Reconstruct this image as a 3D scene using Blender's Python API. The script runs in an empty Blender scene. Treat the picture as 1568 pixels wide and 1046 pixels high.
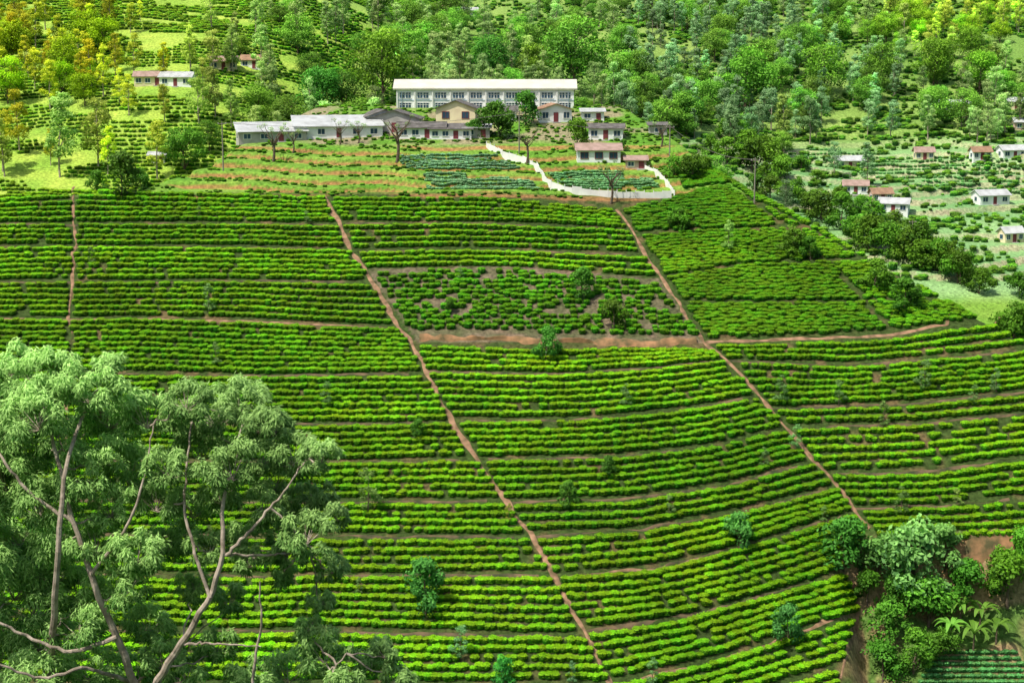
import bpy, math, random, numpy as np
from mathutils import Vector
rng=np.random.default_rng(7); random.seed(7)
SC=bpy.context.scene
FP=60/36*1568; TH=math.radians(10.05); CT,ST=math.cos(TH),math.sin(TH)

# ------------------------------------------------------------------ noise / terrain
def S(t):
    t=np.clip(t,0,1); return t*t*(3-2*t)
def _h(ix,iy):
    n=(ix*374761393+iy*668265263)&0xffffffff
    n=((n^(n>>13))*1274126177)&0xffffffff
    return ((n^(n>>16))&0xffff)/65535.0
def vnoise(x,y,sd=0):
    x=np.asarray(x,float)+sd*17.3; y=np.asarray(y,float)-sd*9.1
    ix=np.floor(x).astype(np.int64); iy=np.floor(y).astype(np.int64)
    fx=x-ix; fy=y-iy; fx=fx*fx*(3-2*fx); fy=fy*fy*(3-2*fy)
    ix=ix+5000; iy=iy+5000
    a=_h(ix,iy); b=_h(ix+1,iy); c=_h(ix,iy+1); d=_h(ix+1,iy+1)
    return (a*(1-fx)+b*fx)*(1-fy)+(c*(1-fx)+d*fx)*fy
_ps=np.arange(-900,700,0.5)
_pp=np.interp(_ps,[-900,-60,-5,5,50,100,140,152,172,200,300,325,350,362,380,700],
              [400,15,-2,-4.5,-35,-68,-93,-95,-92,-78.2,-27.1,-20.3,-16.3,-14.3,-13.5,-13.5])
_k=np.exp(-0.5*(np.arange(-16,17)*0.5/3.0)**2); _k/=_k.sum()
_pp[20:-20]=np.convolve(_pp,_k,'same')[20:-20]
def P(s): return np.interp(s,_ps,_pp)
YRX=[-500,-90,-66,-56,-48,-40,22,30,36,42,56,74,90,110,200,500]
YRY=[285,300,304,318,342,372,372,340,316,303,287,268,252,238,205,190]
BY=[-900,200,300,330,370,420,480,550,650,800,1200,2600]
BL=[-700,-300,-70,-43,-33,-16,2,16,34,70,180,600]
BC=[-700,-300,-75,-48,-36,-27,-18,-6,10,38,150,580]
BR=[-700,-300,-75,-55,-47,-39,-28,-14,8,45,170,600]
def B(x,y):
    l=np.interp(y,BY,BL); c=np.interp(y,BY,BC); r=np.interp(y,BY,BR)
    wl=S((-x-10)/70); wr=S((x-5)/70)
    b=c*(1-wl-wr)+l*wl+r*wr
    return b+(vnoise(x/45,y/45,3)-.5)*7*S((y-360)/60)+(vnoise(x/120,y/120,4)-.5)*30*S((y-620)/300)
def stepz(z,q,warp):
    zz=z+warp; f=zz/q; fl=np.floor(f); t=f-fl
    return q*(fl+0.12*t/0.8*(t<0.8)+(t>=0.8)*(0.12+0.88*S((t-0.8)/0.2)))-warp
def twarp(x,y): return (vnoise(x/14,y/30,6)-.5)*2.2+.15*np.sin(x/3.1)
TQ=1.45
def H(x,y):
    x=np.asarray(x,float); y=np.asarray(y,float)
    g=14*S((x-8)/36)*S((262-y)/60)
    m=P(y-g)+(vnoise(x/28,y/28,1)-.5)*1.6*S((y-190)/20)*S((318-y)/10)
    m=m-6.5*S((x-43)/5)*S((229-y)/5)*S((y-150)/20)*(0.8+0.4*vnoise(x/4,y/4,8))
    yr=np.interp(x,YRX,YRY)
    f=P(yr)-0.5*(y-yr)
    m=m-1.0*np.logaddexp(0,-(f-m)/1.0)
    w=S((x+64)/6)*S((36-x)/6)*S((y-301)/2)*S((328-y)/3)
    m=m*(1-w)+w*stepz(m,TQ,twarp(x,y))
    b=B(x,y)
    w2=S((x-30)/15)*S((y-350)/10)*S((520-y)/20)
    b=b*(1-w2)+w2*stepz(b,1.8,(vnoise(x/25,y/25,7)-.5)*3)
    return b+2.0*np.logaddexp(0,(m-b)/2.0)
YS=np.concatenate([np.arange(186,352,0.8),np.arange(352,520,1.5),np.arange(520,900,4)])
def ground(u,v,ymin=186):
    """where the camera ray through image pixel (u, v) meets the terrain"""
    u=np.atleast_1d(np.asarray(u,float)); v=np.atleast_1d(np.asarray(v,float))
    dy=-(v-523)/FP; dirY=CT+dy*ST; a=(u-784)/FP/dirY; b=(-ST+dy*CT)/dirY
    ys=YS[YS>=ymin]; out=np.zeros((len(u),3))
    for s in range(0,len(u),1500):
        A=a[s:s+1500,None]; Bb=b[s:s+1500,None]
        D=H(A*ys[None],np.broadcast_to(ys[None],(A.shape[0],len(ys))))-Bb*ys[None]
        hit=D>0; hit[:,-1]=True; i=np.maximum(hit.argmax(1),1); r=np.arange(A.shape[0])
        d1=D[r,i]; d0=D[r,i-1]; t=np.clip(-d0/(d1-d0+1e-9),0,1)
        y=ys[i-1]+(ys[i]-ys[i-1])*t; x=A[:,0]*y
        out[s:s+1500]=np.stack([x,y,H(x,y)],1)
    return out
def g1(u,v,ymin=186):
    p=ground([u],[v],ymin)[0]; return float(p[0]),float(p[1]),float(p[2])
def proj(x,y,z):
    dp=y*CT-z*ST; up=y*ST+z*CT
    return 784+FP*x/dp, 523-FP*up/dp
def W(u,v,y):
    dy=-(v-523)/FP; dirY=CT+dy*ST
    return np.array([(u-784)/FP/dirY*y, y, (-ST+dy*CT)/dirY*y])
def inpoly(u,v,poly):
    r=np.zeros(u.shape,bool); n=len(poly)
    for i in range(n):
        x1,y1=poly[i]; x2,y2=poly[(i+1)%n]
        if y1==y2: continue
        c=((y1>v)!=(y2>v))&(u<(x2-x1)*(v-y1)/(y2-y1)+x1); r^=c
    return r
def distpoly(u,v,pl):
    d=np.full(u.shape,1e9)
    for (x1,y1),(x2,y2) in zip(pl[:-1],pl[1:]):
        dx,dy=x2-x1,y2-y1; t=np.clip(((u-x1)*dx+(v-y1)*dy)/(dx*dx+dy*dy),0,1)
        d=np.minimum(d,np.hypot(u-x1-t*dx,v-y1-t*dy))
    return d

# ------------------------------------------------------------------ materials
def nt(name):
    m=bpy.data.materials.new(name); m.use_nodes=True; t=m.node_tree; t.nodes.clear()
    return m,t,t.nodes,t.links
def mixc(N,L,fac,a,b,mode='MIX'):
    n=N.new('ShaderNodeMix'); n.data_type='RGBA'; n.blend_type=mode
    for k,s in ((0,fac),(6,a),(7,b)):
        if hasattr(s,'links') or hasattr(s,'is_linked'): L.new(s,n.inputs[k])
        else: n.inputs[k].default_value=s if k==0 else (*s[:3],1)
    return n.outputs[2]
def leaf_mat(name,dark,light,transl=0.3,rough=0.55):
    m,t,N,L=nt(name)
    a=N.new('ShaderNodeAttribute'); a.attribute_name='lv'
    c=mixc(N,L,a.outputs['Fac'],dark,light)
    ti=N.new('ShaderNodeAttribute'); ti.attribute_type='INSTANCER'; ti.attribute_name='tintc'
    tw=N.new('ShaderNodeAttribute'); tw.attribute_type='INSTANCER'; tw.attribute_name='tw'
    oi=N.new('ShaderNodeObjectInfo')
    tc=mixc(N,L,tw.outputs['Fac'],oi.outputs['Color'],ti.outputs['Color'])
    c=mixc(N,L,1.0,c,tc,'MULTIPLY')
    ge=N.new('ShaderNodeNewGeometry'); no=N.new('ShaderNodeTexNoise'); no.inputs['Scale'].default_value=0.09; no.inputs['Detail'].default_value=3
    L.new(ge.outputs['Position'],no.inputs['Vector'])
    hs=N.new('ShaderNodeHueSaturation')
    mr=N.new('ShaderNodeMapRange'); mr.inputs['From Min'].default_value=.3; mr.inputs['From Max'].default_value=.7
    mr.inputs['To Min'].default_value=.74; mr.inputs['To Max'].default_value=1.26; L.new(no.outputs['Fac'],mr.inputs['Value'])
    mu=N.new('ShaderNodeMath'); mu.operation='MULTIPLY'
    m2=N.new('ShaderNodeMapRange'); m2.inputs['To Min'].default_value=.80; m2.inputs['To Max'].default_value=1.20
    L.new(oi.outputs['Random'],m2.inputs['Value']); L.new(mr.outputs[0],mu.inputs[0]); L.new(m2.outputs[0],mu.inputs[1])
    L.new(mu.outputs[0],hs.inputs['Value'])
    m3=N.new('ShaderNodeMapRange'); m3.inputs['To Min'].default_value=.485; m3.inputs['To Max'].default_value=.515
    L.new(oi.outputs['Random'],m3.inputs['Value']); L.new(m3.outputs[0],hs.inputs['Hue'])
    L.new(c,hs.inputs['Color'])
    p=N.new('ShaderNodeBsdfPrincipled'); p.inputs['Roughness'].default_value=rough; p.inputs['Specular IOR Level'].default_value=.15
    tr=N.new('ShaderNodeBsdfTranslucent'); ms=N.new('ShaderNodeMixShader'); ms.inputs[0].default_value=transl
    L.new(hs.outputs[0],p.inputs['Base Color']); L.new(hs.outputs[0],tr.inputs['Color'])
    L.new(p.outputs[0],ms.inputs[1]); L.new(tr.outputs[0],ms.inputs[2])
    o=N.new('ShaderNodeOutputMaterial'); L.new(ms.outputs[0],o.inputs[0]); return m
def plain(name,c1,c2=None,scale=1.0,rough=.8,bump=0.0,spec=.3,wave=0):
    m,t,N,L=nt(name); c2=c2 or tuple(x*.7 for x in c1)
    tc=N.new('ShaderNodeTexCoord'); no=N.new('ShaderNodeTexNoise'); no.inputs['Scale'].default_value=scale; no.inputs['Detail'].default_value=6
    L.new(tc.outputs['Object'],no.inputs['Vector'])
    mr=N.new('ShaderNodeMapRange'); mr.inputs['From Min'].default_value=.35; mr.inputs['From Max'].default_value=.65; L.new(no.outputs['Fac'],mr.inputs['Value'])
    c=mixc(N,L,mr.outputs[0],c1,c2)
    p=N.new('ShaderNodeBsdfPrincipled'); p.inputs['Roughness'].default_value=rough; p.inputs['Specular IOR Level'].default_value=spec
    L.new(c,p.inputs['Base Color'])
    if bump or wave:
        b=N.new('ShaderNodeBump'); b.inputs['Strength'].default_value=bump or .6; b.inputs['Distance'].default_value=.2
        if wave:
            w=N.new('ShaderNodeTexWave'); w.inputs['Scale'].default_value=wave; L.new(tc.outputs['Object'],w.inputs['Vector']); L.new(w.outputs['Fac'],b.inputs['Height'])
        else: L.new(no.outputs['Fac'],b.inputs['Height'])
        L.new(b.outputs[0],p.inputs['Normal'])
    o=N.new('ShaderNodeOutputMaterial'); L.new(p.outputs[0],o.inputs[0]); return m
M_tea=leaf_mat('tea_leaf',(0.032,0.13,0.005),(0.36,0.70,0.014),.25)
M_crop=leaf_mat('cabbage_leaf',(0.10,0.26,0.11),(0.33,0.6,0.32),.2)
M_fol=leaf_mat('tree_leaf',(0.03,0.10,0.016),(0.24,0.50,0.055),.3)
M_slim=leaf_mat('silky_oak_leaf',(0.12,0.24,0.06),(0.54,0.74,0.27),.35)  # leaf colour kept extra pale to paint distance haze on the far trees
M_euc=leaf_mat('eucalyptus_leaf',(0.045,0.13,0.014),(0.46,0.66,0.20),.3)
M_ban=leaf_mat('banana_leaf',(0.09,0.24,0.02),(0.28,0.56,0.08),.4)
M_bark=plain('bark',(0.16,0.12,0.085),(0.07,0.05,0.035),3,.9,.4)
M_pbark=plain('pale_bark',(0.46,0.38,0.31),(0.20,0.16,0.12),2.2,.8,.4)
M_path=plain('path_soil',(0.34,0.20,0.12),(0.13,0.085,0.045),.9,.95,.6)
M_drain_shade=plain('drain_soil_shade',(0.17,0.11,0.065),(0.035,0.045,0.018),.5,.95,.6)  # brown soil, darkened to paint in the shadow between tea bands
M_bank=plain('bank_soil',(0.38,0.20,0.10),(0.09,0.08,0.035),.6,.95,1.0)

# ------------------------------------------------------------------ mesh builder
class MB:
    def __init__(s): s.v=[];s.q=[];s.lv=[];s.m=[];s.n=0
    def add(s,v,q,lv,mi):
        v=np.asarray(v,float); q=np.asarray(q,int); s.v.append(v); s.q.append(q+s.n); s.n+=len(v)
        s.lv.append(np.broadcast_to(np.asarray(lv,float),(len(q),)).copy()); s.m.append(np.full(len(q),mi))
    def tube(s,pts,rad,sides=6,mi=0):
        pts=np.asarray(pts,float); n=len(pts); rad=np.broadcast_to(np.asarray(rad,float),(n,))
        tg=np.gradient(pts,axis=0); tg/=np.linalg.norm(tg,axis=1)[:,None]+1e-9
        ref=np.array([1.,0.13,0.07]); 
        b1=np.cross(tg,ref); b1/=np.linalg.norm(b1,axis=1)[:,None]+1e-9; b2=np.cross(tg,b1)
        an=np.arange(sides)*2*math.pi/sides
        v=pts[:,None]+rad[:,None,None]*(np.cos(an)[None,:,None]*b1[:,None]+np.sin(an)[None,:,None]*b2[:,None])
        i=np.arange(n-1)[:,None]*sides; j=np.arange(sides)[None]; j2=(j+1)%sides
        q=np.stack([i+j,i+j2,i+sides+j2,i+sides+j],-1).reshape(-1,4)
        s.add(v.reshape(-1,3),q,0.5,mi)
    def leaves(s,c,nrm,L,Wd,lv,mi,axis=None):
        n=len(c); c=np.asarray(c,float)
        nrm=nrm/(np.linalg.norm(nrm,axis=1)[:,None]+1e-9)
        if axis is None: axis=rng.normal(size=(n,3))
        a=axis-(axis*nrm).sum(1)[:,None]*nrm; a/=np.linalg.norm(a,axis=1)[:,None]+1e-9
        b=np.cross(nrm,a); L=np.broadcast_to(L,(n,))[:,None]*.5; Wd=np.broadcast_to(Wd,(n,))[:,None]*.5
        v=np.stack([c-a*L,c+b*Wd,c+a*L,c-b*Wd],1).reshape(-1,3)
        s.add(v,np.arange(n*4).reshape(-1,4),lv,mi)
    def mesh(s,name,mats,smooth=False):
        v=np.concatenate(s.v); q=np.concatenate(s.q); me=bpy.data.meshes.new(name)
        me.vertices.add(len(v)); me.vertices.foreach_set('co',v.ravel())
        me.loops.add(len(q)*4); me.loops.foreach_set('vertex_index',q.ravel().astype(np.int32))
        me.polygons.add(len(q)); me.polygons.foreach_set('loop_start',(np.arange(len(q))*4).astype(np.int32))
        me.polygons.foreach_set('loop_total',np.full(len(q),4,np.int32))
        for m in mats: me.materials.append(m)
        me.polygons.foreach_set('material_index',np.concatenate(s.m).astype(np.int32))
        me.polygons.foreach_set('use_smooth',np.full(len(q),smooth))
        me.update(calc_edges=True)
        a=me.attributes.new('lv','FLOAT','FACE'); a.data.foreach_set('value',np.concatenate(s.lv).astype(np.float32))
        return me
def obj(name,me,parent=None,loc=None):
    o=bpy.data.objects.new(name,me); SC.collection.objects.link(o)
    if parent: o.parent=parent
    if loc is not None: o.location=loc
    return o
def rnd_unit(n):
    d=rng.normal(size=(n,3)); return d/np.linalg.norm(d,axis=1)[:,None]
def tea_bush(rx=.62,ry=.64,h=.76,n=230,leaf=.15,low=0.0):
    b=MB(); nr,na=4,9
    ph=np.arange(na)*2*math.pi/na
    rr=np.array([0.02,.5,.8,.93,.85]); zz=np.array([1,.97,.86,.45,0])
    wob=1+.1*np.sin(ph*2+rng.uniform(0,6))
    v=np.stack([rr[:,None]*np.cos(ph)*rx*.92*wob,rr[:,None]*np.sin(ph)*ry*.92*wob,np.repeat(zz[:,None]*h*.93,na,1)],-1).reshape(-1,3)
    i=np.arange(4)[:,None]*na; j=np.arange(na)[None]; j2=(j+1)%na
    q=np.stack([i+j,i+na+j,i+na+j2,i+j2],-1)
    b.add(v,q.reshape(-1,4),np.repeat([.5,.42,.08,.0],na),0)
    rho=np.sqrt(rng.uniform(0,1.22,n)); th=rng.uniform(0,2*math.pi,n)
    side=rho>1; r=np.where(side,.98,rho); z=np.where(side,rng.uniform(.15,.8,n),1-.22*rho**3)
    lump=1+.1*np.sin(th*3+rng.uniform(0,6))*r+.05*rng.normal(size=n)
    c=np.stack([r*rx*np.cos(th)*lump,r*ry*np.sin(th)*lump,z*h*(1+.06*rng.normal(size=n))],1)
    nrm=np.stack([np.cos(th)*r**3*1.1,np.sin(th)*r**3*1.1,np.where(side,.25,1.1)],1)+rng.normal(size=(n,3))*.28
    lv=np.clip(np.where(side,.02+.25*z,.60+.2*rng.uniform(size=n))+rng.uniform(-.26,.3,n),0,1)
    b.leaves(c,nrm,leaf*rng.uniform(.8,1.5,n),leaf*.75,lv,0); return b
def crown(b,c,r,n,leaf,lvb=0.,mi=1,flat=.8,asp=.55):
    d=rnd_unit(n); d[:,2]=np.where(rng.uniform(size=n)<.35,-1,1)*np.abs(d[:,2])
    rad=r*rng.uniform(.55,1.08,n)[:,None]*(1+.18*np.sin(d[:,:1]*5+c[0])+.15*np.sin(d[:,1:2]*6+c[1]))
    p=np.asarray(c)+d*rad*np.array([1,1,flat])
    nrm=d+rng.normal(size=(n,3))*.6+np.array([0,0,.35])
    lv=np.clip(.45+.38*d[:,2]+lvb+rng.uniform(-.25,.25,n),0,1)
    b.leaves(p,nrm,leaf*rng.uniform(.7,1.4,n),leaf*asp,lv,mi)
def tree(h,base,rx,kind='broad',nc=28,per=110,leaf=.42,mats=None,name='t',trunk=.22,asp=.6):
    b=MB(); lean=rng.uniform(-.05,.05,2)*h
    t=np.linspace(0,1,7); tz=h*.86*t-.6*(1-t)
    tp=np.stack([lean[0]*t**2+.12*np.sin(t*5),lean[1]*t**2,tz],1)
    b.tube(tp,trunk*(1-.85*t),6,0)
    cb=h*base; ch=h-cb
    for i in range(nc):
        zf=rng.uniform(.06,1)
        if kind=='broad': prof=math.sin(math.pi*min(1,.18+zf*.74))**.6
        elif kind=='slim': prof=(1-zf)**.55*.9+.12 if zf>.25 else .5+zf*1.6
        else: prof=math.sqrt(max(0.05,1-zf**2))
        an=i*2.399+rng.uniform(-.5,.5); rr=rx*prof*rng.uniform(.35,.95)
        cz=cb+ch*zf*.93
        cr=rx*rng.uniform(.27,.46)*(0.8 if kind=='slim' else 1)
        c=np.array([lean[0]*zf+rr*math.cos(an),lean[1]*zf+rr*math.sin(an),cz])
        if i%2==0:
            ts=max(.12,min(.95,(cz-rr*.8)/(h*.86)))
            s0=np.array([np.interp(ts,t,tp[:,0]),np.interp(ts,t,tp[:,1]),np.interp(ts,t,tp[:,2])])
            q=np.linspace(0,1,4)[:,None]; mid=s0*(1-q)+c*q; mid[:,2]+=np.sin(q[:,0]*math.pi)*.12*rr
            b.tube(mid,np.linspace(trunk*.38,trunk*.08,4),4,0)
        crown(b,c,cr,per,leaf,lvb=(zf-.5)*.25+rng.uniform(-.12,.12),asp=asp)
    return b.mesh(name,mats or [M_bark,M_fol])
def proto_coll(name,meshes):
    c=bpy.data.collections.new(name)
    for i,me in enumerate(meshes):
        o=bpy.data.objects.new(f'{name}_{i:02d}',me); c.objects.link(o)
    return c
def scatter(name,pts,coll,nvar,scale,tint,rotz=None,squash=None,tilt=0.0):
    n=len(pts)
    if n==0: return
    me=bpy.data.meshes.new(name); me.vertices.add(n); me.vertices.foreach_set('co',np.ascontiguousarray(pts,dtype=np.float32).ravel())
    rz=rng.uniform(0,6.28,n) if rotz is None else np.broadcast_to(rotz,(n,))
    rot=np.stack([rng.normal(size=n)*tilt,rng.normal(size=n)*tilt,rz],1)
    sc=np.broadcast_to(scale,(n,)); sv=np.stack([sc,sc,sc*(1 if squash is None else squash)],1)
    for nm,ty,dat,key in (('rot','FLOAT_VECTOR',rot,'vector'),('scl','FLOAT_VECTOR',sv,'vector'),('idx','INT',rng.integers(0,nvar,n),'value'),
                          ('tintc','FLOAT_VECTOR',np.broadcast_to(tint,(n,3)),'vector'),('tw','FLOAT',np.ones(n),'value')):
        a=me.attributes.new(nm,ty,'POINT'); a.data.foreach_set(key,np.ascontiguousarray(dat).ravel().astype(np.int32 if ty=='INT' else np.float32))
    me.update()
    o=obj(name,me)
    g=bpy.data.node_groups.new(name+'_nodes','GeometryNodeTree')
    g.interface.new_socket('Geometry',in_out='INPUT',socket_type='NodeSocketGeometry'); g.interface.new_socket('Geometry',in_out='OUTPUT',socket_type='NodeSocketGeometry')
    N,L=g.nodes,g.links; gi=N.new('NodeGroupInput'); go=N.new('NodeGroupOutput')
    ci=N.new('GeometryNodeCollectionInfo'); ci.inputs['Collection'].default_value=coll; ci.inputs['Separate Children'].default_value=True; ci.inputs['Reset Children'].default_value=True
    ip=N.new('GeometryNodeInstanceOnPoints'); ip.inputs['Pick Instance'].default_value=True
    def na(nm,ty):
        k=N.new('GeometryNodeInputNamedAttribute'); k.data_type=ty; k.inputs['Name'].default_value=nm; return k.outputs[0]
    er=N.new('FunctionNodeEulerToRotation'); L.new(na('rot','FLOAT_VECTOR'),er.inputs[0])
    L.new(gi.outputs[0],ip.inputs['Points']); L.new(ci.outputs[0],ip.inputs['Instance'])
    L.new(na('idx','INT'),ip.inputs['Instance Index']); L.new(er.outputs[0],ip.inputs['Rotation']); L.new(na('scl','FLOAT_VECTOR'),ip.inputs['Scale'])
    L.new(ip.outputs[0],go.inputs[0])
    md=o.modifiers.new('scatter','NODES'); md.node_group=g; return o

# ------------------------------------------------------------------ field layout (lines traced in image pixel coordinates)
PA=[(500,300),(520,345),(540,383),(570,432),(600,485),(628,522),(650,570),(695,648),(735,706),(775,770),(812,820),(845,880),(885,950),(905,990),(925,1025),(940,1060)]
PBl=[(945,322),(965,350),(985,385),(1010,425),(1045,475),(1078,523),(1110,548),(1160,602),(1205,655),(1245,705),(1290,755),(1335,815)]
PC=[(113,286),(115,345),(112,400),(112,432),(106,490),(108,560),(104,640),(100,720)]
PD=[(-60,492),(0,489),(110,491),(200,489),(350,492),(480,497),(604,503)]
PF=[(1078,524),(1200,520),(1360,513),(1450,497),(1530,485),(1600,478)]
left_seps=[[(-300,300),(0,298),(115,289),(300,296),(500,303)],
 [(-300,342),(115,345),(300,343),(525,345)],[(-300,380),(115,380),(300,378),(540,383)],
 [(-300,430),(115,434),(350,431),(570,433)],[(-300,489),(0,489),(110,491),(200,489),(350,492),(604,503)],
 [(-300,566),(110,572),(400,576),(650,572)],[(-300,645),(400,651),(695,648)],[(-300,705),(500,708),(735,706)],
 [(-300,765),(500,770),(775,768)],[(-300,818),(812,823)],[(-300,878),(450,882),(845,880)],[(-300,962),(450,966),(890,975)],[(-300,1046),(940,1050)],[(-300,1120),(960,1125)]]
mid_seps=[[(500,304),(720,301),(945,324)],[(520,342),(750,344),(965,352)],[(545,385),(760,384),(988,392)],[(565,416),(800,412),(1008,430)],
 [(615,512),(800,517),(1075,522)],[(628,526),(800,532),(1110,538)],[(650,570),(860,573),(1000,565),(1118,548)],[(695,646),(900,643),(1050,628),(1168,606)],[(735,704),(950,700),(1080,686),(1210,656)],
 [(780,769),(960,765),(1130,740),(1250,704)],[(812,822),(980,812),(1150,780),(1290,745)],[(845,883),(1000,870),(1150,832),(1310,785)],[(890,968),(1050,945),(1200,905),(1320,868)],
 [(930,1046),(1100,1008),(1200,975),(1320,940)],[(960,1115),(1150,1062),(1300,1015)],[(960,1190),(1150,1140),(1310,1090)]]
right_seps=[[(1078,528),(1200,526),(1360,520),(1530,492),(1700,470)],[(1110,552),(1300,560),(1480,547),(1700,520)],[(1175,628),(1400,618),(1568,600),(1700,585)],
 [(1205,656),(1400,650),(1568,635),(1700,620)],[(1270,728),(1420,722),(1568,702),(1700,690)],[(1300,780),(1450,775),(1568,762),(1700,750)],[(1335,830),(1470,832),(1700,822)]]
def fn(pl,inv=False):
    p=sorted(pl,key=lambda q:q[1 if inv else 0]); a=[q[0] for q in p]; b=[q[1] for q in p]
    return (lambda t:np.interp(t,b,a)) if inv else (lambda t:np.interp(t,a,b))
fA=fn(PA,True); fB=fn(PBl+[(1300,872),(1318,930),(1300,990),(1290,1046),(1290,1200)],True)
TEA=[];TEAROT=[];TT=[]
def rows(seps,uL,uR,u0,u1,spacing=1.6,skip=()):
    for k in range(len(seps)-1):
        if k in skip: continue
        f0,f1=fn(seps[k]),fn(seps[k+1])
        us=np.linspace(u0,u1,9)
        um=float(np.clip((uL(f0(us[4]))+uR(f0(us[4])))/2,max(u0,-100),min(u1,1600)))
        p=ground([um,um],[f0(um),f1(um)]); d=np.linalg.norm(p[0]-p[1]); n=max(1,int(round(d/spacing-.5)))
        n=min(n,max(1,int(round(abs(float(f1(um)-f0(um)))/8.8)))); bt=rng.uniform(.85,1.12)
        for j in range(n):
            fr=(j+.5+.30)/(n+.60)
            u=np.arange(u0,u1,4.); v=f0(u)*(1-fr)+f1(u)*fr
            v=v+(vnoise(u/60,v*0+k*7+j,5)-.5)*2.0+(vnoise(u/150,v*0+k*3,15)-.5)*5
            ok=(u>uL(v)+5)&(u<uR(v)-5); u=u[ok];v=v[ok]
            if len(u)<3: continue
            q=ground(u,v); seg=np.linalg.norm(np.diff(q,axis=0),axis=1); cs=np.r_[0,np.cumsum(seg)]
            t=np.arange(rng.uniform(0,.5),cs[-1],.84); t=t+rng.normal(size=len(t))*.09
            x=np.interp(t,cs,q[:,0]); y=np.interp(t,cs,q[:,1])+rng.normal(size=len(t))*.07
            an=np.arctan2(np.interp(t+.5,cs,q[:,1])-np.interp(t-.5,cs,q[:,1]),np.interp(t+.5,cs,q[:,0])-np.interp(t-.5,cs,q[:,0]))
            keep=rng.uniform(size=len(t))>(.025+.16*(vnoise(x/6,y/6,9)>.70))
            TEA.append(np.stack([x,y,H(x,y)-.06],1)[keep]); TEAROT.append(an[keep]); TT.append(np.full(keep.sum(),bt*rng.uniform(.92,1.08)))
rows(left_seps,lambda v:v*0-300,fA,-300,960)
rows(mid_seps,fA,fB,480,1350,skip=(3,4))
rows(right_seps,fB,lambda v:v*0+1700,1070,1700)
tea=np.concatenate(TEA); trot=np.concatenate(TEAROT); ttt=np.concatenate(TT)
uu,vv=proj(tea[:,0],tea[:,1],tea[:,2])
k=distpoly(uu,vv,PC)>4.5; tea=tea[k]; trot=trot[k]; ttt=ttt[k]
gx,gy=np.meshgrid(np.arange(10,92,.85),np.arange(246,322,.8)); gx=gx+((np.arange(gx.shape[0])%2)*.42)[:,None]
gx=gx.ravel()+rng.normal(size=gx.size)*.18; gy=gy.ravel()+rng.normal(size=gy.size)*.2; gz=H(gx,gy)
gu,gv=proj(gx,gy,gz)
polyK=[(958,322),(1030,306),(1085,290),(1118,286),(1165,320),(1205,352),(1270,402),(1360,506),(1200,514),(1085,516),(1020,420)]
polyQ=[(1040,262),(1075,240),(1100,262),(1160,296),(1300,362),(1420,420),(1515,468),(1520,482),(1385,503),(1365,500),(1270,398),(1165,312),(1118,280),(1050,288)]
lines=[[(980,358),(1100,352),(1205,350)],[(1020,424),(1150,405),(1270,400)],[(1045,462),(1200,464),(1325,462)],[(1118,284),(1205,352),(1270,402),(1362,508)],
       [(1205,352),(1260,345)],[(1270,402),(1330,398),(1400,415)],[(1325,462),(1400,455),(1510,468)],[(1165,310),(1300,385),(1400,440),(1440,480)]]
ld=np.minimum.reduce([distpoly(gu,gv,l) for l in lines])
kk=(inpoly(gu,gv,polyK)|inpoly(gu,gv,polyQ))&(ld>3.)
carp=np.stack([gx,gy,gz-.1],1)[kk]
cq=inpoly(gu,gv,polyQ)[kk]
gx,gy=np.meshgrid(np.arange(-30,35,1.05),np.arange(258,286,1.35)); gx=gx.ravel()+rng.normal(size=gx.size)*.22; gy=gy.ravel()+rng.normal(size=gy.size)*.2
gz=H(gx,gy); gu,gv=proj(gx,gy,gz)
polyP=[(575,418),(800,416),(1003,434),(1070,514),(900,512),(800,510),(625,505)]
kk=inpoly(gu,gv,polyP)&(vnoise(gx/2.2,gy/1.8,11)>.24)
young=np.stack([gx,gy,gz-.08],1)[kk]
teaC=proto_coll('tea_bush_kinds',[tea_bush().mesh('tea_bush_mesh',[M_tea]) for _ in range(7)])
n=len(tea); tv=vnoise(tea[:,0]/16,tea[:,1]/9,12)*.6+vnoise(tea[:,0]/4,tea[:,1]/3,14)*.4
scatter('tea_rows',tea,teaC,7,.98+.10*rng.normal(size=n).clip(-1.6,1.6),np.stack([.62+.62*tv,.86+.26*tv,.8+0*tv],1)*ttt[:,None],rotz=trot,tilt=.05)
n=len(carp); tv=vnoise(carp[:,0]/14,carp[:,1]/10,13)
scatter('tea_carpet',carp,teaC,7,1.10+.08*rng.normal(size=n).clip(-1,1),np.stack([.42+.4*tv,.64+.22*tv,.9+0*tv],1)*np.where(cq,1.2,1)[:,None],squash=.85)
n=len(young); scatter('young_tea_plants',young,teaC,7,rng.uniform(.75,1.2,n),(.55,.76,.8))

# ------------------------------------------------------------------ terrain sheet
xs=np.unique(np.round(np.concatenate([np.arange(-100,110,.5),-100-np.cumsum(np.linspace(.6,4,130)),110+np.cumsum(np.linspace(.6,4,130)),-400-np.cumsum(np.linspace(5,120,35)),410+np.cumsum(np.linspace(5,120,35))]),3))
ysg=np.unique(np.round(np.concatenate([-800+np.cumsum(np.linspace(40,4,36)),np.arange(0,190,3.),np.arange(190,300,.5),np.arange(300,330,.25),np.arange(330,352,.5),np.arange(352,520,1.),np.arange(520,800,3.),800+np.cumsum(np.linspace(4,90,40))]),3))
X,Y=np.meshgrid(xs,ysg); Z=H(X,Y)
nx,ny=len(xs),len(ysg)
dzy=np.gradient(Z,axis=0)/np.gradient(Y,axis=0); dzx=np.gradient(Z,axis=1)/np.gradient(X,axis=1); slope=np.hypot(dzx,dzy)
U,V=proj(X,np.maximum(Y,20),Z)
def C(*c): return np.array(c)[None,None,:]
def blend(a,b,w): return a*(1-w[...,None])+b*w[...,None]
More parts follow.
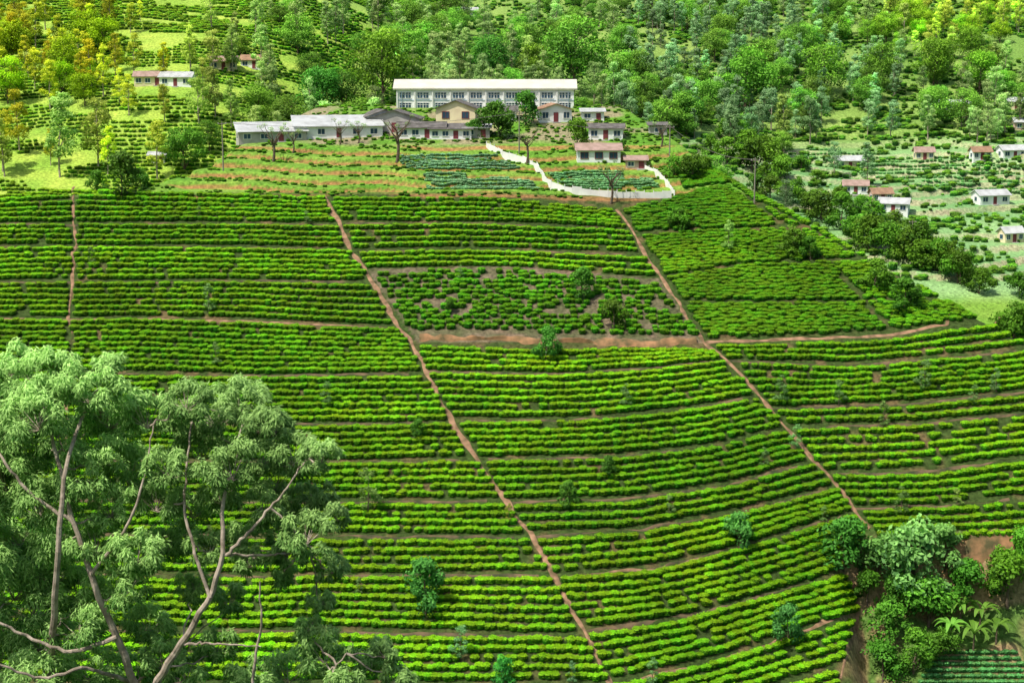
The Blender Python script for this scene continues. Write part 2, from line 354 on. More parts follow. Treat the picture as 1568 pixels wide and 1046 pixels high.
n1=vnoise(X/5,Y/5,20); n2=vnoise(X/1.6,Y/1.3,21); n3=vnoise(X/18,Y/18,22)
col=np.zeros(X.shape+(3,))+C(.045,.075,.018)
col=blend(col,C(.18,.115,.06)+0*col,S((n2-.45)*3)*S((n1-.3)*2)*.7)
pp=inpoly(U,V,[(560,412),(800,408),(1010,428),(1078,525),(640,525)])&(Y<300)
col=blend(col,C(.24,.17,.13)+0*col,pp*(.15+.55*n2))
top=S((Y-300)/3)*(Y<380)
col=blend(col,blend(C(.09,.25,.022)+0*col,C(.22,.36,.055)+0*col,n1),top)
vil=S((X+56)/6)*S((30-X)/5)*S((Y-326)/3)*(Y<376)
col=blend(col,C(.30,.24,.16)+0*col,vil*S((n1-.35)*3)*.85)
ph=((Z+twarp(X,Y))/TQ)%1.0
ris=S((slope-.30)/.2)*(Y>299)*(Y<330)*(X>-64)*(X<38)*S((ph-.06)/.06)*S((.66-ph)/.10)
col=blend(col,C(.36,.18,.075)+0*col,ris*S((n1+.05)*4)*(.65+.35*n2))
bg=S((Y-350)/8)*S((Y-np.interp(X,YRX,YRY)-2)/4)
left=S((-X-20)/40)*bg
col=blend(col,blend(C(.14,.27,.05)+0*col,C(.26,.38,.09)+0*col,n3),bg)
col=blend(col,blend(C(.20,.38,.04)+0*col,C(.42,.54,.08)+0*col,n1),left*.9)
rv=S((X-35)/20)*S((Y-340)/10)*S((500-Y)/30)
col=blend(col,blend(C(.13,.30,.10)+0*col,C(.28,.46,.18)+0*col,n3),rv)
col=blend(col,C(.44,.34,.24)+0*col,rv*S((slope-.38)/.2)*(.25+.5*n1))
far=S((Y-520)/40)*S((-X-20)/60); col=blend(col,C(.28,.48,.12)+0*col,far*.8)
gul=S((X-42)/5)*S((231-Y)/5)*(Y>150)
col=blend(col,C(.09,.17,.035)+0*col,gul); col=blend(col,C(.38,.24,.14)+0*col,gul*S((slope-.75)/.4)*(.5+.5*n2))
col=blend(col,C(.06,.12,.03)+0*col,S((170-Y)/10))
me=bpy.data.meshes.new('hillside_ground'); me.vertices.add(nx*ny); me.vertices.foreach_set('co',np.stack([X,Y,Z],-1).ravel())
i=(np.arange(ny-1)[:,None]*nx+np.arange(nx-1)[None]); q=np.stack([i,i+1,i+nx+1,i+nx],-1).reshape(-1,4)
me.loops.add(q.size); me.loops.foreach_set('vertex_index',q.ravel().astype(np.int32)); me.polygons.add(len(q))
me.polygons.foreach_set('loop_start',(np.arange(len(q))*4).astype(np.int32)); me.polygons.foreach_set('loop_total',np.full(len(q),4,np.int32))
me.polygons.foreach_set('use_smooth',np.ones(len(q),bool)); me.update(calc_edges=True)
ca=me.attributes.new('cover','FLOAT_COLOR','POINT'); ca.data.foreach_set('color',np.concatenate([col,np.ones(col.shape[:2]+(1,))],-1).ravel().astype(np.float32))
m,t,N,L=nt('ground_cover'); a=N.new('ShaderNodeAttribute'); a.attribute_name='cover'
ge=N.new('ShaderNodeNewGeometry'); no=N.new('ShaderNodeTexNoise'); no.inputs['Scale'].default_value=1.6; no.inputs['Detail'].default_value=7; no.inputs['Roughness'].default_value=.7; L.new(ge.outputs['Position'],no.inputs['Vector'])
mr=N.new('ShaderNodeMapRange'); mr.inputs['From Min'].default_value=.32; mr.inputs['From Max'].default_value=.68; mr.inputs['To Min'].default_value=.4; mr.inputs['To Max'].default_value=1.55; L.new(no.outputs['Fac'],mr.inputs['Value'])
hs=N.new('ShaderNodeHueSaturation'); L.new(a.outputs['Color'],hs.inputs['Color']); L.new(mr.outputs[0],hs.inputs['Value'])
p=N.new('ShaderNodeBsdfPrincipled'); p.inputs['Roughness'].default_value=.95; p.inputs['Specular IOR Level'].default_value=.1; L.new(hs.outputs[0],p.inputs['Base Color'])
bu=N.new('ShaderNodeBump'); bu.inputs['Strength'].default_value=.8; bu.inputs['Distance'].default_value=.3; L.new(no.outputs['Fac'],bu.inputs['Height']); L.new(bu.outputs[0],p.inputs['Normal'])
o=N.new('ShaderNodeOutputMaterial'); L.new(p.outputs[0],o.inputs[0]); me.materials.append(m)
obj('hillside_ground',me)

# ------------------------------------------------------------------ paths, banks, fence
_si=[0]
def strip(name,pl,wid,mat,lift=.08,bank=0,gap=0.):
    _si[0]+=1; sd=_si[0]*3.7
    pts=ground([p[0] for p in pl],[p[1] for p in pl]); seg=np.linalg.norm(np.diff(pts[:,:2],axis=0),axis=1); cs=np.r_[0,np.cumsum(seg)]
    t=np.arange(0,cs[-1],.45); x=np.interp(t,cs,pts[:,0]); y=np.interp(t,cs,pts[:,1])
    x=x+(vnoise(t/3,t*0+sd,31)-.5)*.9; y=y+(vnoise(t/3,t*0+sd,33)-.5)*.5
    tx=np.gradient(x);ty=np.gradient(y);l=np.hypot(tx,ty);nxx,nyy=-ty/l,tx/l
    k=7; o=np.linspace(-1,1,k); ww=wid*(.4+1.2*vnoise(t/1.5,t*0+sd,32))
    if gap: ww=ww*S((vnoise(t/7,t*0+sd,35)-gap)*6)+.02
    xx=x[:,None]+nxx[:,None]*o*ww[:,None]*.5; yy=y[:,None]+nyy[:,None]*o*ww[:,None]*.5
    zz=H(xx,yy)+lift*(1-np.abs(o)**4*1.6)+bank*np.clip(1-o**2,0,1)*(vnoise(xx/1.2,yy/1.2,34))
    b=MB(); i=np.arange(len(t)-1)[:,None]*k; j=np.arange(k-1)[None]
    b.add(np.stack([xx,yy,zz],-1).reshape(-1,3),np.stack([i+j,i+j+1,i+k+j+1,i+k+j],-1).reshape(-1,4),0,0)
    return obj(name,b.mesh(name,[mat],True))
strip('footpath',PA,.85,M_path); strip('footpath',PBl,.65,M_path); strip('footpath',PC,.5,M_path,gap=.2)
strip('footpath',PD,.6,M_path,gap=.25); strip('footpath',PF,.65,M_path)
strip('eroded_bank',[(640,518),(720,520),(800,522),(900,526),(1000,526),(1072,524)],1.3,M_bank,.1,.8,gap=.25)
strip('eroded_bank',[(1440,842),(1500,836),(1568,838),(1620,838)],2.0,M_bank,.2,1.2)
for pl in ([(860,886),(1000,874),(1150,836),(1285,795)],[(980,1040),(1100,1012),(1200,978),(1290,948)],[(1290,1040),(1300,990),(1318,930),(1305,885)]):
    strip('drain_cut',pl,.6,M_path,gap=.35)
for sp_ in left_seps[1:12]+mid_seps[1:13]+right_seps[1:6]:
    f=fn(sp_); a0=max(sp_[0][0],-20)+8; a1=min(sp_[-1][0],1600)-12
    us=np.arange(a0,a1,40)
    if len(us)>2 and sp_ not in (mid_seps[3],mid_seps[4],mid_seps[5]): strip('drain_cut',[(float(u),float(f(u))) for u in us],.5,M_drain_shade,.05,gap=.2)  # separator strips: bare soil plus row-gap shadow painted into the colour
M_white=plain('white_paint',(.80,.80,.78),(.68,.68,.66),.7,.6)
M_pole=plain('weathered_pole',(.3,.27,.22),(.18,.16,.13),3,.8)
def boxes(lst,name,mat,parent=None,loc=None):
    b=MB()
    for (cx,cy,cz,sx,sy,sz) in lst:
        v=np.array([[x,y,z] for x in(-.5,.5) for y in(-.5,.5) for z in(-.5,.5)])*[sx,sy,sz]+[cx,cy,cz]
        b.add(v,[[0,1,3,2],[4,6,7,5],[0,4,5,1],[2,3,7,6],[0,2,6,4],[1,5,7,3]],0,0)
    return obj(name,b.mesh(name,[mat]),parent,loc)
def fence(pl,h):
    pts=ground([p[0] for p in pl],[p[1] for p in pl]); cs=np.r_[0,np.cumsum(np.linalg.norm(np.diff(pts[:,:2],axis=0),axis=1))]
    t=np.arange(0,cs[-1],1.6); x=np.interp(t,cs,pts[:,0]); y=np.interp(t,cs,pts[:,1]); z=H(x,y)
    z=np.convolve(np.pad(z,2,'edge'),np.ones(5)/5,'valid'); b=MB()
    for i in range(len(t)-1):
        a=np.array([x[i],y[i],z[i]]); c=np.array([x[i+1],y[i+1],z[i+1]]); d=(c-a); dn=d/np.linalg.norm(d[:2]); nn=np.array([-dn[1],dn[0],0])*.04
        a2=a+d*.03; c2=c-d*.03; hh=h*rng.uniform(.82,1.1)
        v=[]
        for s in(-1,1):
            v+= [a2+nn*s-[0,0,.5],c2+nn*s-[0,0,.5],c2+nn*s+[0,0,hh],a2+nn*s+[0,0,hh]]
        b.add(v,[[0,1,2,3],[5,4,7,6],[3,2,6,7],[0,3,7,4],[1,5,6,2]],0,0)
        b.tube([a-[0,0,.4],a+[0,0,h*.5],a+[0,0,h+.25]],.07,6,0)
    obj('white_fence',b.mesh('white_fence',[M_white]))
fence([(745,226),(768,240),(800,250),(822,262),(838,284),(870,296),(935,303),(985,304),(1033,304)],1.2)
fence([(1033,303),(1022,287),(1005,272),(985,256)],.95)

# ------------------------------------------------------------------ houses
M_glass=plain('window_glass',(.05,.10,.16),(.03,.06,.10),.5,.15,spec=.5)
M_maroon=plain('maroon_frame',(.22,.05,.06),None,1,.6)
M_tin=plain('tin_roof',(.68,.70,.70),(.46,.47,.46),.5,.45,wave=2.2)
M_cream=plain('cream_roof',(.80,.77,.66),(.68,.65,.55),.4,.6,wave=1.5)
M_dark=plain('old_tin_roof',(.22,.20,.19),(.11,.10,.09),.8,.7,wave=2)
M_pink=plain('faded_tile_roof',(.52,.36,.31),(.36,.25,.2),.8,.8,wave=2)
M_orange=plain('clay_roof',(.47,.29,.18),(.32,.19,.12),.8,.8,wave=2)
W_white=plain('limewash_wall',(.86,.87,.87),(.76,.77,.77),.8,.85)
W_cream=plain('cream_wall',(.80,.70,.47),(.67,.56,.38),.6,.85)
W_grey=plain('grey_wall',(.48,.46,.43),(.34,.32,.3),.6,.85)
W_pink=plain('pink_wall',(.66,.46,.40),None,.6,.85)
M_trim=plain('blue_trim',(.34,.46,.56),None,1,.6)
def house(name,u,v,w,d,h,roof,wm,rm,rot=0,rise=1.1,nwin=2,door=True,over=.45,rows_=1,frame=None,ymin=186,pos=None):
    x,y,z=pos or g1(u,v,ymin)
    e=bpy.data.objects.new(name,None); SC.collection.objects.link(e); e.location=(x,y+d/2,z); e.rotation_euler=(0,0,math.radians(rot))
    hw,hd=w/2,d/2; b=MB(); 
    b.add([[-hw,-hd,-2.5],[hw,-hd,-2.5],[hw,hd,-2.5],[-hw,hd,-2.5],[-hw,-hd,h],[hw,-hd,h],[hw,hd,h],[-hw,hd,h]],[[0,1,5,4],[1,2,6,5],[2,3,7,6],[3,0,4,7],[4,5,6,7]],0,0)
    rb=MB()
    def slab(p0,p1,p2,p3,th=.12):
        p=np.array([p0,p1,p2,p3],float); q2=p-[0,0,th]
        rb.add(np.concatenate([p,q2]),[[0,1,2,3],[7,6,5,4],[0,4,5,1],[1,5,6,2],[2,6,7,3],[3,7,4,0]],0,0)
    o_=over; dz=rise*o_/(hd if roof=='x' else hw)
    if roof=='x':
        b.add([[-hw,-hd,h],[-hw,hd,h],[-hw,0,h+rise],[-hw,0,h+rise]],[[0,1,2,3]],0,0); b.add([[hw,-hd,h],[hw,hd,h],[hw,0,h+rise],[hw,0,h+rise]],[[1,0,3,2]],0,0)
        t=.14
        slab([-hw-o_,-hd-o_,h-dz+t],[hw+o_,-hd-o_,h-dz+t],[hw+o_,0,h+rise+t],[-hw-o_,0,h+rise+t])
        slab([hw+o_,hd+o_,h-dz+t],[-hw-o_,hd+o_,h-dz+t],[-hw-o_,0.003,h+rise+t],[hw+o_,0.003,h+rise+t])
    elif roof=='y':
        b.add([[-hw,-hd,h],[hw,-hd,h],[0,-hd,h+rise],[0,-hd,h+rise]],[[0,1,2,3]],0,0); b.add([[-hw,hd,h],[hw,hd,h],[0,hd,h+rise],[0,hd,h+rise]],[[1,0,3,2]],0,0)
        t=.14
        slab([-hw-o_,hd+o_,h-dz+t],[-hw-o_,-hd-o_,h-dz+t],[0,-hd-o_,h+rise+t],[0,hd+o_,h+rise+t])
        slab([hw+o_,-hd-o_,h-dz+t],[hw+o_,hd+o_,h-dz+t],[0.003,hd+o_,h+rise+t],[0.003,-hd-o_,h+rise+t])
    else:
        slab([-hw-o_,-hd-o_,h+.05],[hw+o_,-hd-o_,h+.05],[hw+o_,hd+o_,h+rise],[-hw-o_,hd+o_,h+rise])
        b.add([[-hw,hd,h],[hw,hd,h],[hw,hd,h+rise*.9],[-hw,hd,h+rise*.9]],[[0,1,2,3]],0,0)
        b.add([[-hw,-hd,h],[-hw,hd,h],[-hw,hd,h+rise*.85],[-hw,hd,h+rise*.85]],[[0,1,2,3]],0,0); b.add([[hw,-hd,h],[hw,hd,h],[hw,hd,h+rise*.85],[hw,hd,h+rise*.85]],[[0,1,2,3]],0,0)
    obj('walls',b.mesh('walls',[wm]),e); obj('roof',rb.mesh('roof',[rm]),e)
    fr=[];gl=[];sh=h/rows_
    slots=nwin+(1 if door else 0); dslot=slots//2
    for r in range(rows_):
        for i in range(slots):
            cx=-hw+w*(i+.5)/slots
            if door and i==dslot and r==0: continue
            ww=min(1.3,w/slots*.55); hh=min(1.25,sh*.45); cz=r*sh+sh*.56
            gl.append((cx,-hd-.02,cz,ww,.04,hh))
            fr+=[(cx,-hd-.04,cz+hh/2+.05,ww+.2,.08,.1),(cx,-hd-.05,cz-hh/2-.05,ww+.24,.10,.1),(cx-ww/2-.05,-hd-.04,cz,.1,.08,hh),(cx+ww/2+.05,-hd-.04,cz,.1,.08,hh),(cx,-hd-.05,cz,.06,.05,hh)]
    for s in(-1,1):
        gl.append((s*(hw+.02),0,h*.55,.04,1.1,1.0)); fr+=[(s*(hw+.03),0,h*.55+.55,.08,1.3,.1),(s*(hw+.03),0,h*.55-.55,.08,1.3,.1)]
    boxes(gl,'windows',M_glass,e); boxes(fr,'window_frames',frame or M_white,e)
    if door:
        cx=-hw+w*(dslot+.5)/slots; boxes([(cx,-hd-.03,min(1.0,h*.42),.95,.06,min(2.0,h*.84))],'door',frame or M_maroon,e); boxes([(cx,-hd-.35,-.1,1.6,.7,.4)],'door_step',W_grey,e)
    return e
def school():
    x=float(W(743,150,363)[0]); w,d,h=37.4,8.5,7.2; z=float(W(743,137,363)[2])-h+.25
    e=bpy.data.objects.new('school_building',None); SC.collection.objects.link(e); e.location=(x,363+d/2,z); e.rotation_euler=(0,0,math.radians(-.4))
    boxes([(0,0,h/2-1,w,d,h+2)],'walls',W_white,e)
    b=MB(); hw,hd=w/2+.7,d/2+.45
    b.add([[-hw,-hd,h-.02],[hw,-hd,h-.02],[hw,0,h+1.7],[-hw,0,h+1.7],[-hw,hd,h-.02],[hw,hd,h-.02]],[[0,1,2,3],[3,2,5,4]],0,0)
    b.add([[-hw,-hd,h-.32],[hw,-hd,h-.32],[hw,-hd,h-.023],[-hw,-hd,h-.023]],[[0,1,2,3]],0,0)
    b.add([[-hw,-hd,h-.32],[hw,-hd,h-.32],[hw,hd,h-.32],[-hw,hd,h-.32]],[[0,1,2,3]],0,0)
    for s in(-1,1): b.add([[s*(hw-.6),-hd+.4,h-.05],[s*(hw-.6),hd-.4,h-.05],[s*(hw-.6),0,h+1.6],[s*(hw-.6),0,h+1.6]],[[0,1,2,3]],0,0)
    obj('roof',b.mesh('roof',[M_cream]),e)
    gl=[];fr=[];pi=[];nb=10; crs=[]
    for r,cz in enumerate((5.65,3.5)):
        for i in range(nb):
            cx=-w/2+w*(i+.5)/nb
            for s in(-.62,.62):
                gl.append((cx+s,-d/2-.02,cz,1.05,.04,1.15)); fr+=[(cx+s,-d/2-.04,cz,.08,.06,1.1),(cx+s,-d/2-.04,cz+.2,1.05,.05,.07)]
            fr+=[(cx,-d/2-.05,cz+.63,2.5,.1,.1),(cx,-d/2-.06,cz-.63,2.6,.12,.1)]
            if r==0: pi.append((cx-w/nb/2+.16,-d/2-.12,h/2-.5,.3,.24,h-.2))
        crs.append((0,-d/2-.05,cz-1.02,w,.1,.16))
    boxes(crs,'string_course',M_trim,e)
    boxes(gl,'windows',M_glass,e); boxes(fr,'window_frames',M_white,e); boxes(pi,'piers',M_white,e)
    boxes([(-w/2+1.1,-d/2-.2,h/2-.6,.1,.1,h-.4),(w/2-1.1,-d/2-.2,h/2-.6,.1,.1,h-.4)],'downpipes',M_trim,e)
school()
house('gable_house',700,190,8,6,3.1,'y',W_cream,M_dark,rise=1.5,nwin=2,door=False,rot=-6,frame=M_maroon)
house('village_house',848,188,6.5,5,2.6,'y',W_white,M_orange,rise=1.1,rot=10)
house('village_house',772,186,5,5,2.0,'x',W_white,M_dark,rise=.9)
house('tin_shed',412,218,13,6,2.0,'m',W_grey,M_tin,rise=1.6,rot=14,nwin=3)
house('tin_shed',515,212,17,6,2.3,'m',W_white,M_tin,rise=1.9,rot=10,nwin=4)
house('village_house',605,204,10,6,2.8,'y',W_grey,M_dark,rise=1.6,rot=-4)
house('village_house',582,202,7,5,3.0,'y',W_white,M_dark,rise=1.2,rot=20)
house('village_house',645,213,9,5,2.2,'x',W_white,M_dark,rise=.9,nwin=3)
house('village_house',690,214,8,5,2.0,'m',W_white,M_dark,rise=.9,nwin=3)
house('village_house',730,212,5,4,2.0,'m',W_grey,M_tin,rise=.6,nwin=1)
house('hut',908,186,4.5,4,1.9,'m',W_white,M_tin,rise=.6,nwin=1)
house('village_house',929,215,6.6,5,2.3,'x',W_white,M_dark,rise=.7,nwin=2,rot=-5)
house('village_house',917,251,8.0,6,2.3,'x',W_white,M_pink,rise=1.0,nwin=3,door=False,frame=M_maroon)
house('hut',974,258,3.8,3.4,1.7,'x',W_pink,M_pink,rise=.6,nwin=1)
house('hut',1008,208,3.4,3,2.0,'m',W_grey,M_dark,rise=.5,nwin=1,door=False)
house('hut',240,250,3.6,3,1.8,'x',W_white,M_tin,rise=.6,nwin=1,ymin=300)
for (u,v,w,wm,rm,rt) in ((1301,259,7.5,W_cream,M_tin,5),(1312,299,6,W_white,M_pink,-10),(1372,327,7,W_white,M_tin,-20),(1350,312,5,W_pink,M_orange,10),
    (1500,188,8,W_cream,M_orange,0),(1462,172,11,W_cream,M_tin,-8),(1552,243,7,W_white,M_tin,12),(1520,314,8,W_white,M_tin,14),(1416,246,5,W_cream,M_pink,0),
    (1503,246,5,W_white,M_orange,8),(1556,168,8,W_cream,M_tin,0),(1550,372,5,W_cream,M_tin,20),(1575,200,8,W_pink,M_tin,0),(232,132,9,W_cream,M_pink,5),(270,133,8,W_white,M_tin,-6),(340,108,7,W_cream,M_pink,10),
    (670,24,11,W_cream,M_orange,0),(712,27,9,W_white,M_tin,5),(390,106,7,W_white,M_orange,-5)):
    house('valley_house',u,v,w,w*.6,2.4,'x',wm,rm,rot=rt,rise=1.1,nwin=max(2,int(w/3)),ymin=354)

# ------------------------------------------------------------------ trees
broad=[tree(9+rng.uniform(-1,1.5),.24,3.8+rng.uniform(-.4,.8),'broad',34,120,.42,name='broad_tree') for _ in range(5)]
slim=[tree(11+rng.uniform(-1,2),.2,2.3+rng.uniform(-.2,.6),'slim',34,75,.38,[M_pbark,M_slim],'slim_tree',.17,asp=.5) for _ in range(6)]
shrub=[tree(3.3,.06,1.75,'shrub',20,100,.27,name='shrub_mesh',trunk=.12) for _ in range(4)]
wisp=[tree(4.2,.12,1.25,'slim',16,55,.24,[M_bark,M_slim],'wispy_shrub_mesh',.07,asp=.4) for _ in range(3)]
bC,sC=proto_coll('broad_kinds',broad),proto_coll('slim_kinds',slim)
n=5200; fy=350+ (rng.uniform(size=n)**.85)*460; fx=rng.uniform(-1,1,n)*fy*.40
fz=H(fx,fy); fu,fv=proj(fx,fy,fz)
dens=np.zeros(n)
dens=np.where(fu<450,.14,dens); dens=np.where((fu<420)&(fv<95),.045,dens); dens=np.where((fu<140)&(fv>40)&(fv<200),.32,dens)
dens=np.where((fu>=400)&(fu<640)&(fv<150),.20,dens)
dens=np.where((fu>=400)&(fu<640)&(fv>=120),.36,dens)
dens=np.where((fu>=560)&(fu<1000),.38,dens); dens=np.where((fu>=1000),.44,dens)
dens=np.where((fu>960)&(fv>222),.03,dens); dens=np.where((fu>1250)&(fv>150)&(fv<=222),.35,dens)
dens=np.where((fu>480)&(fu<760)&(fv<38),.13,dens)
dens*=.45+1.0*(vnoise(fx/22,fy/22,41)>.42)
k=(rng.uniform(size=n)<dens)&(fy>np.interp(fx,YRX,YRY)+10)&(fy>376)
fx,fy,fz,fu,fv=[a[k] for a in(fx,fy,fz,fu,fv)]; n=len(fx)
typ=vnoise(fx/14,fy/14,43)+rng.uniform(-.3,.3,n)
issl=(typ>.40)|((fu<420)&(typ>.2)); big=rng.uniform(.7,1.3,n)*np.where(fv<40,.8,1)
yel=S((470-fu)/330)*S((fv+40)/60); yel2=S((fu-1230)/200)*S((130-fv)/60)  # yel: yellow sunlight on the left slope, put into the tree tint
ti=np.stack([1+.65*yel+.7*yel2,1+.25*yel+.45*yel2,.95-.75*yel-.4*yel2],1)*rng.uniform(.7,1.4,n)[:,None]
mid=(fu>950)&(fv>30)&(fu<1400)&issl; ti=ti*np.where(mid[:,None],np.array([[.8,.92,1.25]]),1)  # bluish tint puts distance haze into the tree colour
fp=np.stack([fx,fy,fz-.2],1)
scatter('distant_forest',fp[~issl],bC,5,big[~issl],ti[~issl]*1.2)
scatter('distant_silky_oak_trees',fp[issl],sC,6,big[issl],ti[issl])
gx,gy=np.meshgrid(np.arange(-260,-25,1.0),np.concatenate([np.arange(352,470,2.2),np.arange(470,700,3.4)])); gx=gx.ravel(); gy=gy.ravel()
gy=gy+rng.normal(size=gy.size)*.18+7*(vnoise(gx/20,gy/60,48)-.5); gx=gx+rng.normal(size=gx.size)*.3
k=(gy>np.interp(gx,YRX,YRY)+8)&(vnoise(gx/9,gy/7,45)>.34)&(np.abs(gx)<gy*.40)&((gy>380)|(gx<-55)); gx=gx[k];gy=gy[k]; gz=H(gx,gy); uu,vv=proj(gx,gy,gz); yl=S((560-uu)/350)
scatter('far_tea_rows',np.stack([gx,gy,gz-.1],1),teaC,7,rng.uniform(.7,1.1,len(gx))*np.where(gy>470,1.3,1.),np.stack([.75+.45*yl,.9+.15*yl,1.6+.2*yl],1)*rng.uniform(.8,1.15,(len(gx),1)))
n=15000; ux=rng.uniform(-.08,1,n); uy=352+rng.uniform(size=n)*330; ux=ux*uy*.38
uz=H(ux,uy); uu,vv=proj(ux,uy,uz); k=(uy>np.interp(ux,YRX,YRY)+8)&(vnoise(ux/9,uy/9,45)>.3)&((uy>378)|(ux>45)); k&=~((uu>1000)&(vv>220)&(rng.uniform(size=n)<.5))
ux,uy,uz,uu,vv=[a[k] for a in(ux,uy,uz,uu,vv)]; n=len(ux)
scatter('hillside_undergrowth',np.stack([ux,uy,uz-.1],1),teaC,7,rng.uniform(.5,1.9,n),np.array([[.75,.85,3.0]])*rng.uniform(.6,1.2,(n,1)))
n=5200; ux=rng.uniform(-70,48,n); uy=rng.uniform(300,374,n); uz=H(ux,uy); gx_=np.abs(H(ux,uy+.4)-H(ux,uy-.4))/.8
k=(gx_<.5)&(vnoise(ux/5,uy/3,46)>.4)&(uy<np.interp(ux,YRX,YRY)+14); n=int(k.sum())
scatter('terrace_grass',np.stack([ux,uy,uz-.05],1)[k],teaC,7,rng.uniform(.3,.85,n),np.array([[.7,.8,1.4]])*rng.uniform(.5,1.15,(n,1)),squash=.8)
crop=proto_coll('crop_kinds',[tea_bush(.3,.3,.32,60,.16).mesh('cabbage_mesh',[M_crop]) for _ in range(3)])
def crops(name,poly,du,dv,sc,tint):
    us=[p[0] for p in poly]; vs=[p[1] for p in poly]; u,v=np.meshgrid(np.arange(min(us),max(us),du),np.arange(min(vs),max(vs),dv)); u=u.ravel()+rng.normal(size=u.size)*.6; v=v.ravel()
    k=inpoly(u,v,poly); u=u[k];v=v[k]; p=ground(u,v); kk=vnoise(p[:,0]/4,p[:,1]/3,49)>.22; p=p[kk]; scatter(name,p,crop,3,sc*rng.uniform(.7,1.25,len(p)),np.array([tint])*rng.uniform(.7,1.2,(len(p),1)))
crops('vegetable_patch',[(650,266),(800,272),(832,290),(655,292)],3.0,3,1.1,(1,1,.9))
crops('vegetable_patch',[(838,266),(980,262),(1012,287),(960,292),(862,288)],3.0,3,1.1,(.9,1,.8))
crops('vegetable_patch',[(610,240),(760,240),(795,258),(620,260)],3.0,3,1.0,(1,1,1.0))
crops('vegetable_patch',[(1395,1060),(1440,1000),(1570,1000),(1620,1060)],5,9,1.2,(.5,.75,.4))
crops('vegetable_patch',[(1180,225),(1560,250),(1560,300),(1400,290),(1200,235)],6,6,1.7,(.8,.9,.5))

Y2=(1.3,1.25,.8); D=(.55,.65,.55); Bl=(.6,.9,1.3)
def tall(name,u,v,px,meshes,base_h,colr=(1,1,1),ymin=186):
    x,y,z=g1(u,v,ymin); s=px/(FP/(y*CT-z*ST))/base_h
    o=obj(name,meshes[rng.integers(len(meshes))],loc=(x,y,z-.1)); o.scale=(s,s,s); o.rotation_euler=(0,0,rng.uniform(0,6.28)); o.color=(*colr,1)
for a in ((585,160,110,Y2),(880,145,110,(1.1,1.2,1)),(752,138,80,(.6,.75,.7)),(1140,175,110,(1.1,1.35,1)),(1047,200,72,(.55,.8,.6)),(490,185,85,(.55,.75,.7)),(525,180,70,(.5,.7,.6)),
          (1262,150,80,(1.3,1.4,1)),(1430,130,75,(1.3,1.4,.9)),(1500,145,70,(1.4,1.4,.8)),(820,135,65,Y2),(1350,140,70,(1.2,1.3,.9))):
    tall('broadleaf_tree',a[0],a[1],a[2],broad,9.6,a[3],ymin=378)
for a in ((150,260,125,(1.2,1.1,.5)),(30,235,105,(1.5,1.1,.15)),(95,330,150,(1.0,1.1,.7)),(140,140,90,(1.6,1.05,.1)),(250,125,65,(1.6,1.1,.1)),(305,190,95,(1.2,1.2,.6)),(355,200,85,(1.1,1.15,.7)),  # strong yellow tints on the left have the sunlight painted in
          (75,115,60,(1.6,1.0,.1)),(1200,235,100,(1.0,1.05,.6)),(1125,225,80,(.6,.8,.9)),(1150,230,75,(.55,.75,.9)),(1240,220,85,(.6,.75,.8)),(20,100,90,(1.6,1.05,.1)),(180,110,55,(1.5,1.1,.15)),(10,330,90,(1.2,1.15,.5)),
          (660,135,70,(1,1.1,1)),(810,135,90,(1.1,1.1,.8)),(940,175,85,(.8,.9,.8)),(960,180,80,(.9,1,.9)),(910,165,80,(.9,1,.9)),(690,130,65,(.9,1,.8))):
    tall('silky_oak_tree',a[0],a[1],a[2],slim,12,a[3],ymin=378)
for a in ((185,298,66,D,1),(282,262,78,(.8,.9,.7),0),(320,235,48,(.8,.9,.7),0),(762,212,62,D,1),(803,192,52,D,1),(728,210,30,D,1),(882,232,50,(.8,.8,.5),1),(1040,352,32,D,1),(150,296,34,D,1),(215,290,36,D,1),(560,196,22,D,1),(665,212,18,D,1),(955,232,18,D,1)):
    x,y,z=g1(a[0],a[1]); s=a[2]/(FP/(y*CT-z*ST))
    mm=shrub if a[4] else broad; o=obj('village_tree',mm[rng.integers(len(mm))],loc=(x,y,z-.1)); k=s/(3.4 if a[4] else 9.6); o.scale=(k,k,k); o.color=(*a[3],1)
RS=[(1032,272,34),(1060,276,42),(1078,262,25),(1160,300,30),(1180,305,36),(1205,312,40),
    (1330,384,50),(1362,392,54),(1410,414,50),(1438,422,48),(1465,434,46),(1340,444,48),(1385,478,50),(1215,388,40),(1240,398,32),(1500,450,40),
    (1040,352,34),(1560,455,38),(1555,520,64),(1482,428,40),(1424,400,36)]
l1=fn([(1092,234),(1150,262),(1205,290),(1250,330),(1320,372),(1390,402),(1470,430)])
RS+=[(float(u)+rng.uniform(-6,6),float(l1(u))+rng.uniform(-7,7),rng.uniform(26,52)) for u in np.arange(1094,1480,21)]
l2=fn([(1115,222),(1170,242),(1220,262),(1270,300),(1340,340),(1420,372)])
RS+=[(float(u)+rng.uniform(-6,6),float(l2(u))+rng.uniform(-6,6),rng.uniform(22,40)) for u in np.arange(1115,1420,28)]
for (u,v,px) in RS:
    x,y,z=g1(u,v); s=px*1.05/(FP/(y*CT-z*ST))/3.3
    o=obj('round_shrub',shrub[rng.integers(4)],loc=(x,y,z-.15)); o.scale=(s,s,s*rng.uniform(.85,1.1)); o.rotation_euler=(0,0,rng.uniform(0,6)); q_=rng.uniform(.45,.95); o.color=(q_*1.0,q_*1.1,q_*.7,1)
